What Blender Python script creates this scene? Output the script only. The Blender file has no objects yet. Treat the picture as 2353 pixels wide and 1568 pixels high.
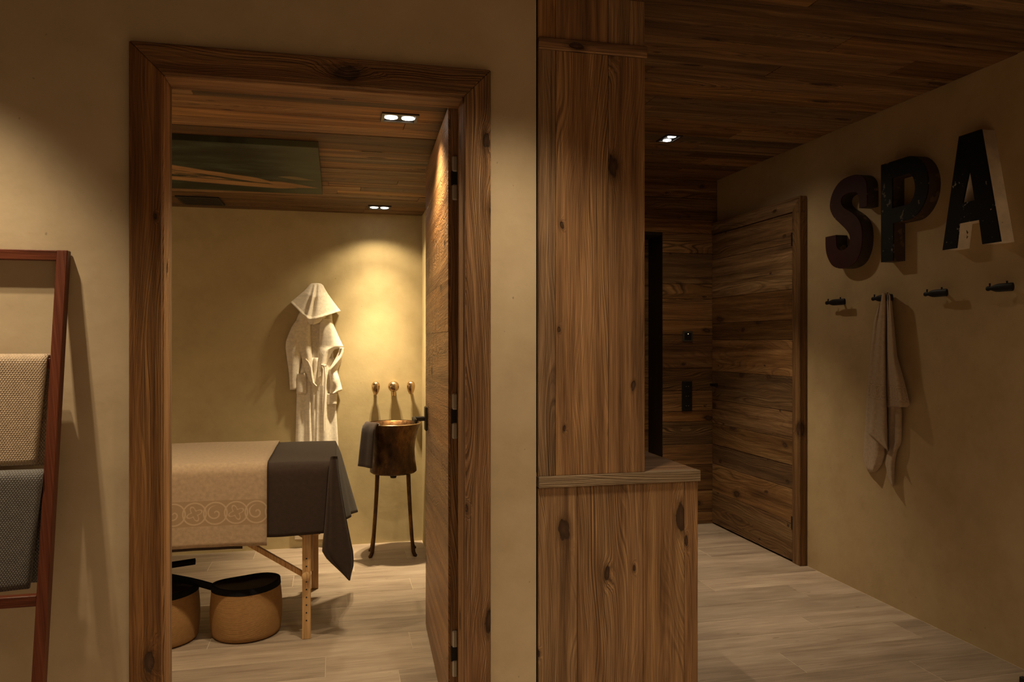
import bpy, bmesh, math, random
from mathutils import Vector, Matrix
C = bpy.context
S = C.scene
COL = S.collection
R = random.Random(11)
rad = math.radians
# ------------------------------------------------------------------ camera
FP, EYE = 1743.0, 1.35
TH = math.atan((1176.5 - 772) / FP)
ct, st = math.cos(TH), math.sin(TH)
cam = bpy.data.cameras.new('camera'); cam.sensor_width = 36.0; cam.lens = 36.0 * FP / 2353.0
cam.clip_start = 0.05
co = bpy.data.objects.new('camera', cam); COL.objects.link(co)
co.location = (0, 0, EYE); co.rotation_euler = (rad(90), 0, -TH)
S.camera = co
# ------------------------------------------------------------------ world, exposure, lamps
w = bpy.data.worlds.new('world'); S.world = w; w.use_nodes = True
w.node_tree.nodes['Background'].inputs[0].default_value = (1, .72, .45, 1)
w.node_tree.nodes['Background'].inputs[1].default_value = 0.0
vs = S.view_settings
S.display_settings.display_device = 'sRGB'
vs.view_transform = 'Standard'; vs.look = 'None'; vs.gamma = 1.0; vs.use_curve_mapping = False
vs.exposure = 0.0
S.cycles.max_bounces = 8; S.cycles.diffuse_bounces = 6; S.cycles.glossy_bounces = 3
S.cycles.use_denoising = True
S.cycles.sample_clamp_indirect = 3.0
WARM = (1.0, .78, .50)
AMBER = (1.0, .775, .46)
def spot(name, loc, power, size, blend, color, aim=(0, 0, -1), radius=.013):
    l = bpy.data.lights.new(name, 'SPOT'); l.energy = power; l.spot_size = rad(size); l.spot_blend = blend
    l.color = color; l.shadow_soft_size = radius
    o = bpy.data.objects.new(name, l); COL.objects.link(o); o.location = loc
    o.rotation_euler = Vector(aim).to_track_quat('-Z', 'Y').to_euler()
    return o
# hall downlights (recessed in the plank ceiling, each with two lamps); back row is added fill
for dy in (-.035, .035):
    spot('hall_lamp_and_fill_left', (-1.02, 2.0 + dy, 2.52), 62, 76, 1.0, WARM)
    spot('hall_lamp_and_fill_middle', (.50, 1.88 + dy, 2.52), 37, 98, 1.0, WARM)
    spot('hall_lamp_and_fill_right', (1.9, 2.05 + dy, 2.52), 9, 104, 1.0, WARM)
    spot('corridor_lamp_beam', (1.905, 4.125 + dy, 2.52), 82, 76, 1.0, WARM)
    spot('corridor_lamp_spill', (1.905, 4.125 + dy, 2.52), 5, 156, .6, WARM)
    spot('hall_lamp_and_fill_left', (-1.02, 0.25 + dy, 2.52), 7, 110, 1.0, WARM)  # unseen spot added to brighten the ladder towels
    spot('hall_lamp_and_fill_right', (1.9, 0.1 + dy, 2.52), 13, 124, 1.0, WARM)  # unseen spot added as fill for the right wall and letter sides
    spot('hall_lamp_and_fill_middle', (.62, 0.1 + dy, 2.52), 100, 124, 1.0, WARM, aim=(.18, 0, -1))  # unseen spot added to brighten the counter and lower front wall
# massage room downlights
for dx in (-.032, .032):
    spot('room_lamp_front', (.235 + dx, 2.895, 2.18), 31, 130, .9, AMBER, aim=(-.1, .05, -1))
    spot('room_lamp_back', (.268 + dx, 4.875, 2.18), 42, 84, 1.0, AMBER)
    spot('room_lamp_back_spill', (.268 + dx, 4.875, 2.18), 8, 124, .5, AMBER)
    spot('room_lamp_back_beam', (.268 + dx, 4.875, 2.18), 112, 54, 1.0, AMBER)
    spot('room_lamp_left', (-1.15 + dx, 2.895, 2.18), 23, 130, .9, AMBER, aim=(.1, .1, -1))
def area(name, loc, aim, sx, sy, power, color):
    l = bpy.data.lights.new(name, 'AREA'); l.shape = 'RECTANGLE'; l.size = sx; l.size_y = sy; l.energy = power; l.color = color
    o = bpy.data.objects.new(name, l); COL.objects.link(o); o.location = loc
    o.rotation_euler = Vector(aim).to_track_quat('-Z', 'Y').to_euler()
    return o
# added unseen fill panels: behind the camera, and at the massage room's left wall
area('hall_fill', (.0, -1.4, 1.2), (0.1, 1, 0), 5.0, 2.2, 5, (1, .74, .45))
area('room_fill', (-2.28, 3.8, 1.0), (1, 0, 0), 2.2, 1.8, 9, (1, .70, .38))

# ------------------------------------------------------------------ pixel rays (frame 2353 x 1568) to real positions
def P(u, v, X=None, Y=None, Z=None):
    x = (u - 1176.5) / FP; z = -(v - 784) / FP
    d = (x * ct + st, -x * st + ct, z)
    t = X / d[0] if X is not None else (Y / d[1] if Y is not None else (Z - EYE) / d[2])
    return Vector((d[0] * t, d[1] * t, EYE + d[2] * t))

# ------------------------------------------------------------------ object helpers
WL = {}
def wloc(o): return WL[o.name] if o is not None else Vector((0, 0, 0))
def tag(o, label=None, cat=None, group=None, kind=None):
    if label: o['label'] = label
    if cat: o['category'] = cat
    if group: o['group'] = group
    if kind: o['kind'] = kind
    return o
def empty(name, loc, label=None, cat=None, group=None, kind=None):
    o = bpy.data.objects.new(name, None); COL.objects.link(o); o.location = loc
    o.empty_display_size = .1
    WL[o.name] = Vector(loc)
    return tag(o, label, cat, group, kind)
def link_mesh(name, me, mat, parent=None, origin=None, smooth=False):
    """me holds world coordinates; the object's origin goes to the middle of its box"""
    vsn = [v.co for v in me.vertices]
    if origin is None:
        origin = Vector([(min(v[i] for v in vsn) + max(v[i] for v in vsn)) / 2 for i in range(3)])
    me.transform(Matrix.Translation(-origin))
    o = bpy.data.objects.new(name, me); COL.objects.link(o)
    WL[o.name] = origin.copy()
    o.location = origin - wloc(parent)
    if parent is not None: o.parent = parent
    if mat is not None and not me.materials: me.materials.append(mat)
    if smooth:
        for p in me.polygons: p.use_smooth = True
    return o
def from_bm(name, bm, mat, parent=None, smooth=False, origin=None):
    bmesh.ops.recalc_face_normals(bm, faces=bm.faces)
    me = bpy.data.meshes.new(name); bm.to_mesh(me); bm.free()
    return link_mesh(name, me, mat, parent, origin, smooth)
def add_box(bm, a, b, bev=0.0, seg=1, rot=None, about=None):
    t = bmesh.new()
    bmesh.ops.create_cube(t, size=1.0)
    a = Vector(a); b = Vector(b); m = (a + b) / 2; d = b - a
    for v in t.verts: v.co = Vector((v.co.x * d.x, v.co.y * d.y, v.co.z * d.z)) + m
    if bev: bmesh.ops.bevel(t, geom=t.edges[:], offset=bev, segments=seg, affect='EDGES', profile=.5)
    if rot is not None:
        for v in t.verts: v.co = rot @ (v.co - about) + about
    merge(bm, t)
def merge(bm, t):
    me = bpy.data.meshes.new('tmp'); t.to_mesh(me); t.free()
    bm.from_mesh(me); bpy.data.meshes.remove(me)
def box(name, a, b, mat, parent=None, bev=0.0, seg=1, rot=None, about=None):
    bm = bmesh.new(); add_box(bm, a, b, bev, seg, rot, about)
    return from_bm(name, bm, mat, parent)
def boxes(name, lst, mat, parent=None, bev=0.0):
    bm = bmesh.new()
    for a, b in lst: add_box(bm, a, b, bev)
    return from_bm(name, bm, mat, parent)
def add_lathe(bm, prof, loc, axis=(0, 0, 1), seg=32, cap=True):
    q = Vector((0, 0, 1)).rotation_difference(Vector(axis).normalized())
    rings = []
    for r, h in prof:
        if r < 1e-5: rings.append([bm.verts.new(Vector(loc) + q @ Vector((0, 0, h)))])
        else: rings.append([bm.verts.new(Vector(loc) + q @ Vector((r * math.cos(2 * math.pi * k / seg), r * math.sin(2 * math.pi * k / seg), h))) for k in range(seg)])
    for A, B in zip(rings, rings[1:]):
        for k in range(seg):
            a0, a1 = A[k % len(A)], A[(k + 1) % len(A)]; b0, b1 = B[k % len(B)], B[(k + 1) % len(B)]
            f = [a0, a1, b1, b0]; u = []
            for x in f:
                if x not in u: u.append(x)
            if len(u) > 2:
                try: bm.faces.new(u)
                except ValueError: pass
    if cap:
        for r in (rings[0], rings[-1]):
            if len(r) > 2:
                try: bm.faces.new(r)
                except ValueError: pass
def lathe(name, prof, loc, mat, parent=None, axis=(0, 0, 1), seg=32, cap=True, smooth=True):
    bm = bmesh.new(); add_lathe(bm, prof, loc, axis, seg, cap)
    o = from_bm(name, bm, mat, parent)
    if smooth: soft(o)
    return o
def soft(o, ang=40):
    for p in o.data.polygons: p.use_smooth = True
    bm = bmesh.new(); bm.from_mesh(o.data)
    for e in bm.edges:
        if len(e.link_faces) == 2 and e.calc_face_angle(0) > rad(ang): e.smooth = False
    bm.to_mesh(o.data); bm.free()
def add_tube(bm, pts, r, seg=12):
    pts = [Vector(p) for p in pts]
    rr = r if isinstance(r, (list, tuple)) else [r] * len(pts)
    rings = []
    for i, p in enumerate(pts):
        d = (pts[min(i + 1, len(pts) - 1)] - pts[max(i - 1, 0)]).normalized()
        up = Vector((0, 1, 0)) if abs(d.y) < .9 else Vector((1, 0, 0))
        a = d.cross(up).normalized(); b = d.cross(a)
        rings.append([bm.verts.new(p + (a * math.cos(2 * math.pi * k / seg) + b * math.sin(2 * math.pi * k / seg)) * rr[i]) for k in range(seg)])
    for A, B in zip(rings, rings[1:]):
        for k in range(seg): bm.faces.new((A[k], A[(k + 1) % seg], B[(k + 1) % seg], B[k]))
    bm.faces.new(rings[0]); bm.faces.new(rings[-1])
def tube(name, pts, r, mat, parent=None, seg=12):
    bm = bmesh.new(); add_tube(bm, pts, r, seg)
    o = from_bm(name, bm, mat, parent); soft(o); return o
def prism(name, poly, off, mat, parent=None, bev=0.0):
    """poly: 3D points of one face; off: extrusion vector"""
    bm = bmesh.new(); off = Vector(off)
    a = [bm.verts.new(Vector(p)) for p in poly]; b = [bm.verts.new(Vector(p) + off) for p in poly]
    bm.faces.new(a); bm.faces.new(b[::-1])
    n = len(a)
    for i in range(n): bm.faces.new((a[i], b[i], b[(i + 1) % n], a[(i + 1) % n]))
    if bev: bmesh.ops.bevel(bm, geom=bm.edges[:], offset=bev, segments=1, affect='EDGES')
    return from_bm(name, bm, mat, parent)
def add_grid(bm, nu, nv, f, uvf=None):
    """open sheet; f(s,t)->point ; uv in metres"""
    uvl = bm.loops.layers.uv.verify()
    V = [[bm.verts.new(Vector(f(i / nu, j / nv))) for j in range(nv + 1)] for i in range(nu + 1)]
    for i in range(nu):
        for j in range(nv):
            fc = bm.faces.new((V[i][j], V[i + 1][j], V[i + 1][j + 1], V[i][j + 1])); fc.smooth = True
            for lp, (a, b) in zip(fc.loops, ((i, j), (i + 1, j), (i + 1, j + 1), (i, j + 1))):
                lp[uvl].uv = uvf(a / nu, b / nv) if uvf else (a / nu, b / nv)
def sheet(name, bm, mat, parent=None, thick=.006):
    bmesh.ops.remove_doubles(bm, verts=bm.verts, dist=1e-5)
    me = bpy.data.meshes.new(name); bm.to_mesh(me); bm.free()
    o = link_mesh(name, me, mat, parent)
    for p in me.polygons: p.use_smooth = True
    if thick:
        m = o.modifiers.new('solid', 'SOLIDIFY'); m.thickness = thick; m.offset = 0
    return o
def interp(rows, v):
    if v <= rows[0][0]: return rows[0][1:]
    for a, b in zip(rows, rows[1:]):
        if v <= b[0]:
            k = (v - a[0]) / (b[0] - a[0])
            return tuple(x + (y - x) * k for x, y in zip(a[1:], b[1:]))
    return rows[-1][1:]
def add_relief(bm, rows, conv, n, m, depth, base, fold=None, flip=False):
    """closed cloth body: rows (v, left, right); conv(u, v, d) -> point at distance d off the wall"""
    uvl = bm.loops.layers.uv.verify()
    v0, v1 = rows[0][0], rows[-1][0]
    F, B = [], []
    for j in range(m + 1):
        v = v0 + (v1 - v0) * j / m
        l, r = interp(rows, v)
        fr, br = [], []
        for i in range(n + 1):
            s = i / n
            d = base + depth * (math.sin(math.pi * min(max(s, .0), 1)) ** .6)
            if fold: d += fold(s, j / m) * math.sin(math.pi * s) ** .5
            u = l + (r - l) * s
            fr.append(bm.verts.new(conv(u, v, d))); br.append(bm.verts.new(conv(u, v, base - .004)))
        F.append(fr); B.append(br)
    def uv(fc):
        for lp in fc.loops:
            c = lp.vert.co; lp[uvl].uv = (c.x + c.y, c.z)
        fc.smooth = True
    for j in range(m):
        for i in range(n):
            uv(bm.faces.new((F[j][i], F[j][i + 1], F[j + 1][i + 1], F[j + 1][i])))
            uv(bm.faces.new((B[j][i + 1], B[j][i], B[j + 1][i], B[j + 1][i + 1])))
        for i in (0, n):
            uv(bm.faces.new((F[j][i], F[j + 1][i], B[j + 1][i], B[j][i])))
    for j in (0, m):
        for i in range(n):
            uv(bm.faces.new((F[j][i], F[j][i + 1], B[j][i + 1], B[j][i])))

# ------------------------------------------------------------------ materials
class NT:
    def __init__(s, name):
        s.m = bpy.data.materials.new(name); s.m.use_nodes = True
        s.t = s.m.node_tree; s.b = s.t.nodes['Principled BSDF']
    def n(s, typ, **kw):
        nd = s.t.nodes.new(typ)
        for k, v in kw.items(): setattr(nd, k, v)
        return nd
    def put(s, sock, v):
        if isinstance(v, bpy.types.NodeSocket): s.t.links.new(v, sock)
        else: sock.default_value = v
    def math(s, op, a, b=None, c=None, clamp=False):
        nd = s.n('ShaderNodeMath', operation=op, use_clamp=clamp)
        for i, v in enumerate((a, b, c)):
            if v is not None: s.put(nd.inputs[i], v)
        return nd.outputs[0]
    def vec(s, x, y, z):
        nd = s.n('ShaderNodeCombineXYZ')
        for i, v in enumerate((x, y, z)): s.put(nd.inputs[i], v)
        return nd.outputs[0]
    def vmul(s, a, b):
        nd = s.n('ShaderNodeVectorMath', operation='MULTIPLY'); s.put(nd.inputs[0], a); s.put(nd.inputs[1], b)
        return nd.outputs[0]
    def noise(s, v, scale=1, detail=2, rough=.5):
        nd = s.n('ShaderNodeTexNoise'); s.put(nd.inputs['Vector'], v)
        nd.inputs['Scale'].default_value = scale; nd.inputs['Detail'].default_value = detail; nd.inputs['Roughness'].default_value = rough
        return nd.outputs['Fac']
    def ramp(s, f, stops):
        nd = s.n('ShaderNodeValToRGB'); s.put(nd.inputs[0], f)
        e = nd.color_ramp.elements
        while len(e) < len(stops): e.new(.5)
        for i, (p, c) in enumerate(stops):
            e[i].position = p; e[i].color = (c[0], c[1], c[2], 1) if not isinstance(c, (int, float)) else (c, c, c, 1)
        return nd.outputs[0]
    def mix(s, f, a, b, blend='MIX'):
        nd = s.n('ShaderNodeMix', data_type='RGBA', blend_type=blend)
        s.put(nd.inputs[0], f)
        for k, v in ((6, a), (7, b)):
            s.put(nd.inputs[k], v if isinstance(v, bpy.types.NodeSocket) else (v[0], v[1], v[2], 1))
        return nd.outputs[2]
    def mr(s, v, a, b, c=0., d=1., smooth=False):
        nd = s.n('ShaderNodeMapRange', interpolation_type='SMOOTHSTEP' if smooth else 'LINEAR')
        for i, x in enumerate((v, a, b, c, d)): s.put(nd.inputs[i], x)
        return nd.outputs[0]
    def bump(s, h, dist, strength=1.0):
        nd = s.n('ShaderNodeBump'); s.put(nd.inputs['Height'], h)
        nd.inputs['Distance'].default_value = dist; nd.inputs['Strength'].default_value = strength
        s.t.links.new(nd.outputs[0], s.b.inputs['Normal'])
    def out(s, col=None, rough=None, spec=None, metal=None):
        for k, v in (('Base Color', col), ('Roughness', rough), ('Specular IOR Level', spec), ('Metallic', metal)):
            if v is None: continue
            if isinstance(v, tuple) and len(v) == 3: v = (*v, 1)
            s.put(s.b.inputs[k], v)
        return s.m
def plain(name, col, rough=.5, metal=0., spec=.5, nz=0.0, nscale=30):
    t = NT(name)
    c = col
    if nz:
        tc = t.n('ShaderNodeTexCoord').outputs['Object']
        f = t.noise(tc, nscale, 3, .6)
        c = t.mix(f, tuple(x * (1 - nz) for x in col), tuple(min(1, x * (1 + nz)) for x in col))
        t.bump(f, .001, .5)
    return t.out(c, rough, spec, metal)
def wood(name, axis, dark, mid, light, knotc=(.040, .020, .010), freq=105., amp=30., kd=(3.2, 7.5), kprob=.42, ringamt=.8,
         bump=.0016, var=.35, rough=.62, spec=.3, wavy=0.0, grey=.25):
    t = NT(name)
    tc = t.n('ShaderNodeTexCoord').outputs['Object']
    rnd = t.n('ShaderNodeObjectInfo').outputs['Random']
    sp = t.n('ShaderNodeSeparateXYZ'); t.put(sp.inputs[0], tc)
    ax = {'x': 0, 'y': 1, 'z': 2}[axis]
    g = sp.outputs[ax]; o = [sp.outputs[i] for i in range(3) if i != ax]
    c = t.math('ADD', o[0], t.math('MULTIPLY', o[1], .83))
    r = t.math('MULTIPLY', rnd, 43.7)
    v = t.vec(t.math('ADD', g, r), t.math('ADD', c, t.math('MULTIPLY', r, .37)), r)
    w0 = t.noise(t.vmul(v, (.8, 4.5, 1)), 1, 2, .5)
    w1 = t.noise(t.vmul(v, (1.0, 26, 1)), 1, 4, .65)
    crk = t.mr(t.noise(t.vmul(v, (.9, 75, 1)), 1, 3, .6), .29, .36, 1, 0, True)
    w2 = t.noise(t.vmul(v, (.6, 5.5, .7)), 1, 3, .5)
    ds = t.n('ShaderNodeTexNoise'); t.put(ds.inputs['Vector'], t.vmul(v, (5, 9, 1))); ds.inputs['Scale'].default_value = 1; ds.inputs['Detail'].default_value = 3
    dv = t.n('ShaderNodeVectorMath', operation='SUBTRACT'); t.put(dv.inputs[0], ds.outputs['Color']); dv.inputs[1].default_value = (.5, .5, .5)
    ad = t.n('ShaderNodeVectorMath', operation='ADD'); t.put(ad.inputs[0], t.vmul(v, (kd[0], kd[1], 0))); t.put(ad.inputs[1], t.vmul(dv.outputs[0], (.22, .3, 0)))
    vo = t.n('ShaderNodeTexVoronoi', voronoi_dimensions='2D'); t.put(vo.inputs['Vector'], ad.outputs[0]); vo.inputs['Scale'].default_value = 1
    sc = t.n('ShaderNodeSeparateColor'); t.put(sc.inputs[0], vo.outputs['Color'])
    d = t.math('ADD', vo.outputs['Distance'], t.math('MULTIPLY', t.math('GREATER_THAN', sc.outputs[0], kprob), 5))
    size = t.mr(t.math('POWER', sc.outputs[1], 1.8), 0, 1, .25, 1.25)
    d = t.math('DIVIDE', d, size)
    d = t.math('ADD', d, t.math('MULTIPLY', t.math('SUBTRACT', t.noise(t.vmul(v, (40, 90, 1)), 1, 2), .5), .09))
    kf = t.mr(d, 0, .36, 1, 0, True)
    F = t.math('ADD', t.math('MULTIPLY', c, freq), t.math('MULTIPLY', w0, amp))
    F = t.math('ADD', F, t.math('MULTIPLY', kf, 2.6))
    if wavy:
        F = t.math('ADD', F, t.math('MULTIPLY', t.noise(t.vmul(v, (7, 9, 1)), 1, 2), wavy))
    n1 = t.n('ShaderNodeTexNoise', noise_dimensions='1D'); t.put(n1.inputs['W'], t.math('MULTIPLY', F, 2.1)); n1.inputs['Scale'].default_value = 1
    n1.inputs['Detail'].default_value = 2.5; n1.inputs['Roughness'].default_value = .6
    ring = t.mr(n1.outputs['Fac'], .36, .70, 0, 1)
    ring = t.math('MULTIPLY', ring, t.mr(w2, .38, .64, .15, 1.15))
    fib = t.noise(t.vmul(v, (6, 240, 1)), 1, 2, .6)
    col = t.ramp(t.math('MULTIPLY_ADD', w1, .7, t.math('MULTIPLY', w2, .35)), [(.36, dark), (.52, mid), (.68, light)])
    col = t.mix(t.math('MULTIPLY', ring, ringamt), col, tuple(x * .55 for x in dark))
    col = t.mix(1.0, col, t.ramp(fib, [(.25, (.62, .6, .58)), (.75, (1.25, 1.25, 1.25))]), 'MULTIPLY')
    rr = t.n('ShaderNodeTexWhiteNoise', noise_dimensions='1D'); t.put(rr.inputs['W'], r)
    rr2 = t.n('ShaderNodeSeparateColor'); t.put(rr2.inputs[0], rr.outputs['Color'])
    gm = t.n('ShaderNodeRGBToBW'); t.put(gm.inputs[0], col)
    gc = t.mix(1.0, gm.outputs[0], (1.0, .86, .70), 'MULTIPLY')
    col = t.mix(t.math('MULTIPLY', rr2.outputs[0], grey), col, gc)
    col = t.mix(t.math('MULTIPLY', rr2.outputs[1], .25), col, t.mix(1.0, col, (1.12, .78, .52), 'MULTIPLY'))
    val = t.mr(rr2.outputs[2], 0, 1, 1 - var, 1 + var)
    hs = t.n('ShaderNodeHueSaturation'); t.put(hs.inputs['Color'], col); t.put(hs.inputs['Value'], val); col = hs.outputs[0]
    col = t.mix(t.math('MULTIPLY', crk, .6), col, tuple(x * .4 for x in dark))
    km = t.mr(d, .085, .115, 1, 0, True)
    halo = t.mr(d, .1, .22, .55, 0, True)
    col = t.mix(halo, col, tuple(x * .6 for x in dark))
    kc = t.mix(t.mr(d, 0, .1, 0, 1), tuple(x * 2.2 for x in knotc), knotc)
    col = t.mix(km, col, kc)
    h = t.math('SUBTRACT', t.math('MULTIPLY', fib, .6), t.math('MULTIPLY', ring, .8))
    h = t.math('SUBTRACT', h, t.math('MULTIPLY', km, .8))
    t.bump(h, bump, 1.0)
    return t.out(col, t.mr(fib, 0, 1, rough - .1, rough + .12), spec)
PINE = dict(dark=(.115, .050, .018), mid=(.29, .150, .060), light=(.46, .275, .125))
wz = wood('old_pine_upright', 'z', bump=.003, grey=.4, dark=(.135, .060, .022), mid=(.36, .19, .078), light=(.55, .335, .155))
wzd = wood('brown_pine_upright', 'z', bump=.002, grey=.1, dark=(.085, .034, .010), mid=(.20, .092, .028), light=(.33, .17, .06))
wx = wood('old_pine_lying', 'x', bump=.003, grey=.4, **PINE)
PAN = dict(dark=(.145, .068, .024), mid=(.385, .208, .083), light=(.58, .35, .155))
wpan = wood('pine_panel_upright', 'z', var=.12, kd=(2.6, 6.5), kprob=.55, grey=.4, **PAN)
CEIL = dict(dark=(.080, .036, .011), mid=(.245, .124, .041), light=(.40, .235, .092))
wcx = wood('ceiling_pine', 'x', var=.45, grey=.45, freq=55, amp=26, kprob=.35, kd=(2.2, 9), **CEIL)
wen = wood('dark_pine_cladding', 'x', var=.35, freq=55, amp=24, kprob=.5, **CEIL)
wdy = wood('dark_pine_door_board', 'y', var=.38, freq=48, amp=24, kprob=.55, ringamt=.6, grey=.45, **CEIL)
wtop = wood('weathered_plank', 'x', dark=(.15, .10, .06), mid=(.30, .215, .135), light=(.44, .33, .215), freq=120, amp=14, ringamt=.75, bump=.003, var=.08, grey=.5, kprob=.25)
wdz = wood('dark_pine_stile', 'z', var=.1, **CEIL)
wleaf = wood('rough_sawn_door_board', 'y', dark=(.15, .064, .020), mid=(.34, .17, .058), light=(.52, .285, .11), freq=70, amp=8, wavy=7, bump=.006, ringamt=.6, var=.10, rough=.45, spec=.5, kprob=.2)
wblack = wood('black_stained_wood', 'z', dark=(.012, .006, .003), mid=(.022, .011, .006), light=(.034, .018, .009), var=.1)
wred = wood('red_brown_wood', 'z', dark=(.085, .022, .010), mid=(.115, .030, .013), light=(.15, .042, .018), knotc=(.06, .018, .008), kprob=0., ringamt=.15, bump=.0002, var=.05, grey=0., rough=.42)
wbeech = wood('pale_beech', 'z', dark=(.50, .31, .14), mid=(.59, .385, .185), light=(.67, .45, .23), kprob=0., ringamt=.12, bump=.0002, var=.06, grey=0., rough=.4, spec=.5)

def plaster(name, a, b, c):
    t = NT(name)
    tc = t.n('ShaderNodeTexCoord').outputs['Object']
    n1 = t.noise(tc, 1.6, 5, .6); n2 = t.noise(tc, 9, 4, .65); n3 = t.noise(tc, 90, 2)
    f = t.math('ADD', t.math('MULTIPLY', n1, .65), t.math('MULTIPLY', n2, .35))
    col = t.ramp(f, [(.34, a), (.5, b), (.68, c)])
    sp = t.mr(t.noise(tc, 55, 1), .19, .24, 1, 0, True)
    col = t.mix(t.math('MULTIPLY', sp, .5), col, tuple(x * .45 for x in a))
    t.bump(t.math('ADD', n2, t.math('MULTIPLY', n3, .04)), .003, .5)
    return t.out(col, t.mr(n2, .3, .7, .5, .7), .35)
mplaster = plaster('cream_plaster', (.46, .362, .235), (.54, .43, .285), (.61, .495, .335))
mplaster_m = plaster('golden_plaster', (.40, .32, .175), (.47, .382, .215), (.53, .435, .25))
mplaster_r = plaster('ochre_plaster', (.41, .300, .165), (.48, .36, .205), (.54, .415, .245))

def tile_mat():
    t = NT('wood_look_tile')
    tc = t.n('ShaderNodeTexCoord').outputs['Object']
    rnd = t.n('ShaderNodeObjectInfo').outputs['Random']
    r = t.math('MULTIPLY', rnd, 31.)
    ad = t.n('ShaderNodeVectorMath', operation='ADD'); t.put(ad.inputs[0], tc); t.put(ad.inputs[1], t.vec(r, r, r)); v = ad.outputs[0]
    n1 = t.noise(t.vmul(v, (1.6, 16, 1)), 1, 4, .6); n2 = t.noise(t.vmul(v, (7, 110, 1)), 1, 2); n3 = t.noise(t.vmul(v, (2.5, 5, 1)), 1, 3)
    f = t.math('ADD', t.math('MULTIPLY', n1, .6), t.math('MULTIPLY', n3, .4))
    col = t.ramp(f, [(.33, (.25, .19, .148)), (.5, (.37, .292, .228)), (.66, (.46, .372, .295))])
    col = t.mix(1, col, t.ramp(n2, [(.3, .86), (.7, 1.1)]), 'MULTIPLY')
    hs = t.n('ShaderNodeHueSaturation'); t.put(hs.inputs['Color'], col); t.put(hs.inputs['Value'], t.mr(rnd, 0, 1, .84, 1.1))
    km = t.mr(t.noise(t.vmul(v, (14, 40, 1)), 1, 1), .19, .25, .6, 0, True)
    col = t.mix(km, hs.outputs[0], (.13, .085, .055))
    t.bump(t.math('ADD', n2, n1), .0006, .6)
    return t.out(col, t.mr(n1, .3, .7, .42, .55), .4)
mtile = tile_mat()
mgrout = plain('pale_grout', (.52, .44, .34), .85, nz=.08)
mblack = plain('black_metal', (.012, .011, .011), .5, .3)
mdarkiron = plain('dark_iron', (.035, .028, .022), .45, .8)
msteel = plain('satin_steel', (.48, .45, .40), .4, .55)
mbronze = plain('brushed_bronze', (.55, .40, .24), .24, 1.0)
mchrome = plain('dark_bezel', (.07, .058, .047), .45, .6)
def emit(name, col, k):
    t = NT(name); t.b.inputs['Emission Color'].default_value = (*col, 1); t.b.inputs['Emission Strength'].default_value = k
    return t.out((.8, .8, .8), .4)
mlamp = emit('lit_lamp', (1, .93, .82), 14)
def patina():
    t = NT('patinated_copper')
    tc = t.n('ShaderNodeTexCoord').outputs['Object']
    n1 = t.noise(t.vmul(tc, (9, 9, 5)), 1, 5, .7); n2 = t.noise(tc, 34, 3, .6)
    col = t.ramp(n1, [(.32, (.018, .010, .005)), (.5, (.075, .035, .012)), (.68, (.20, .095, .030))])
    t.bump(n2, .003, .6)
    return t.out(col, t.mr(n2, .3, .7, .32, .6), .5, .75)
mcopper = patina()
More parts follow.
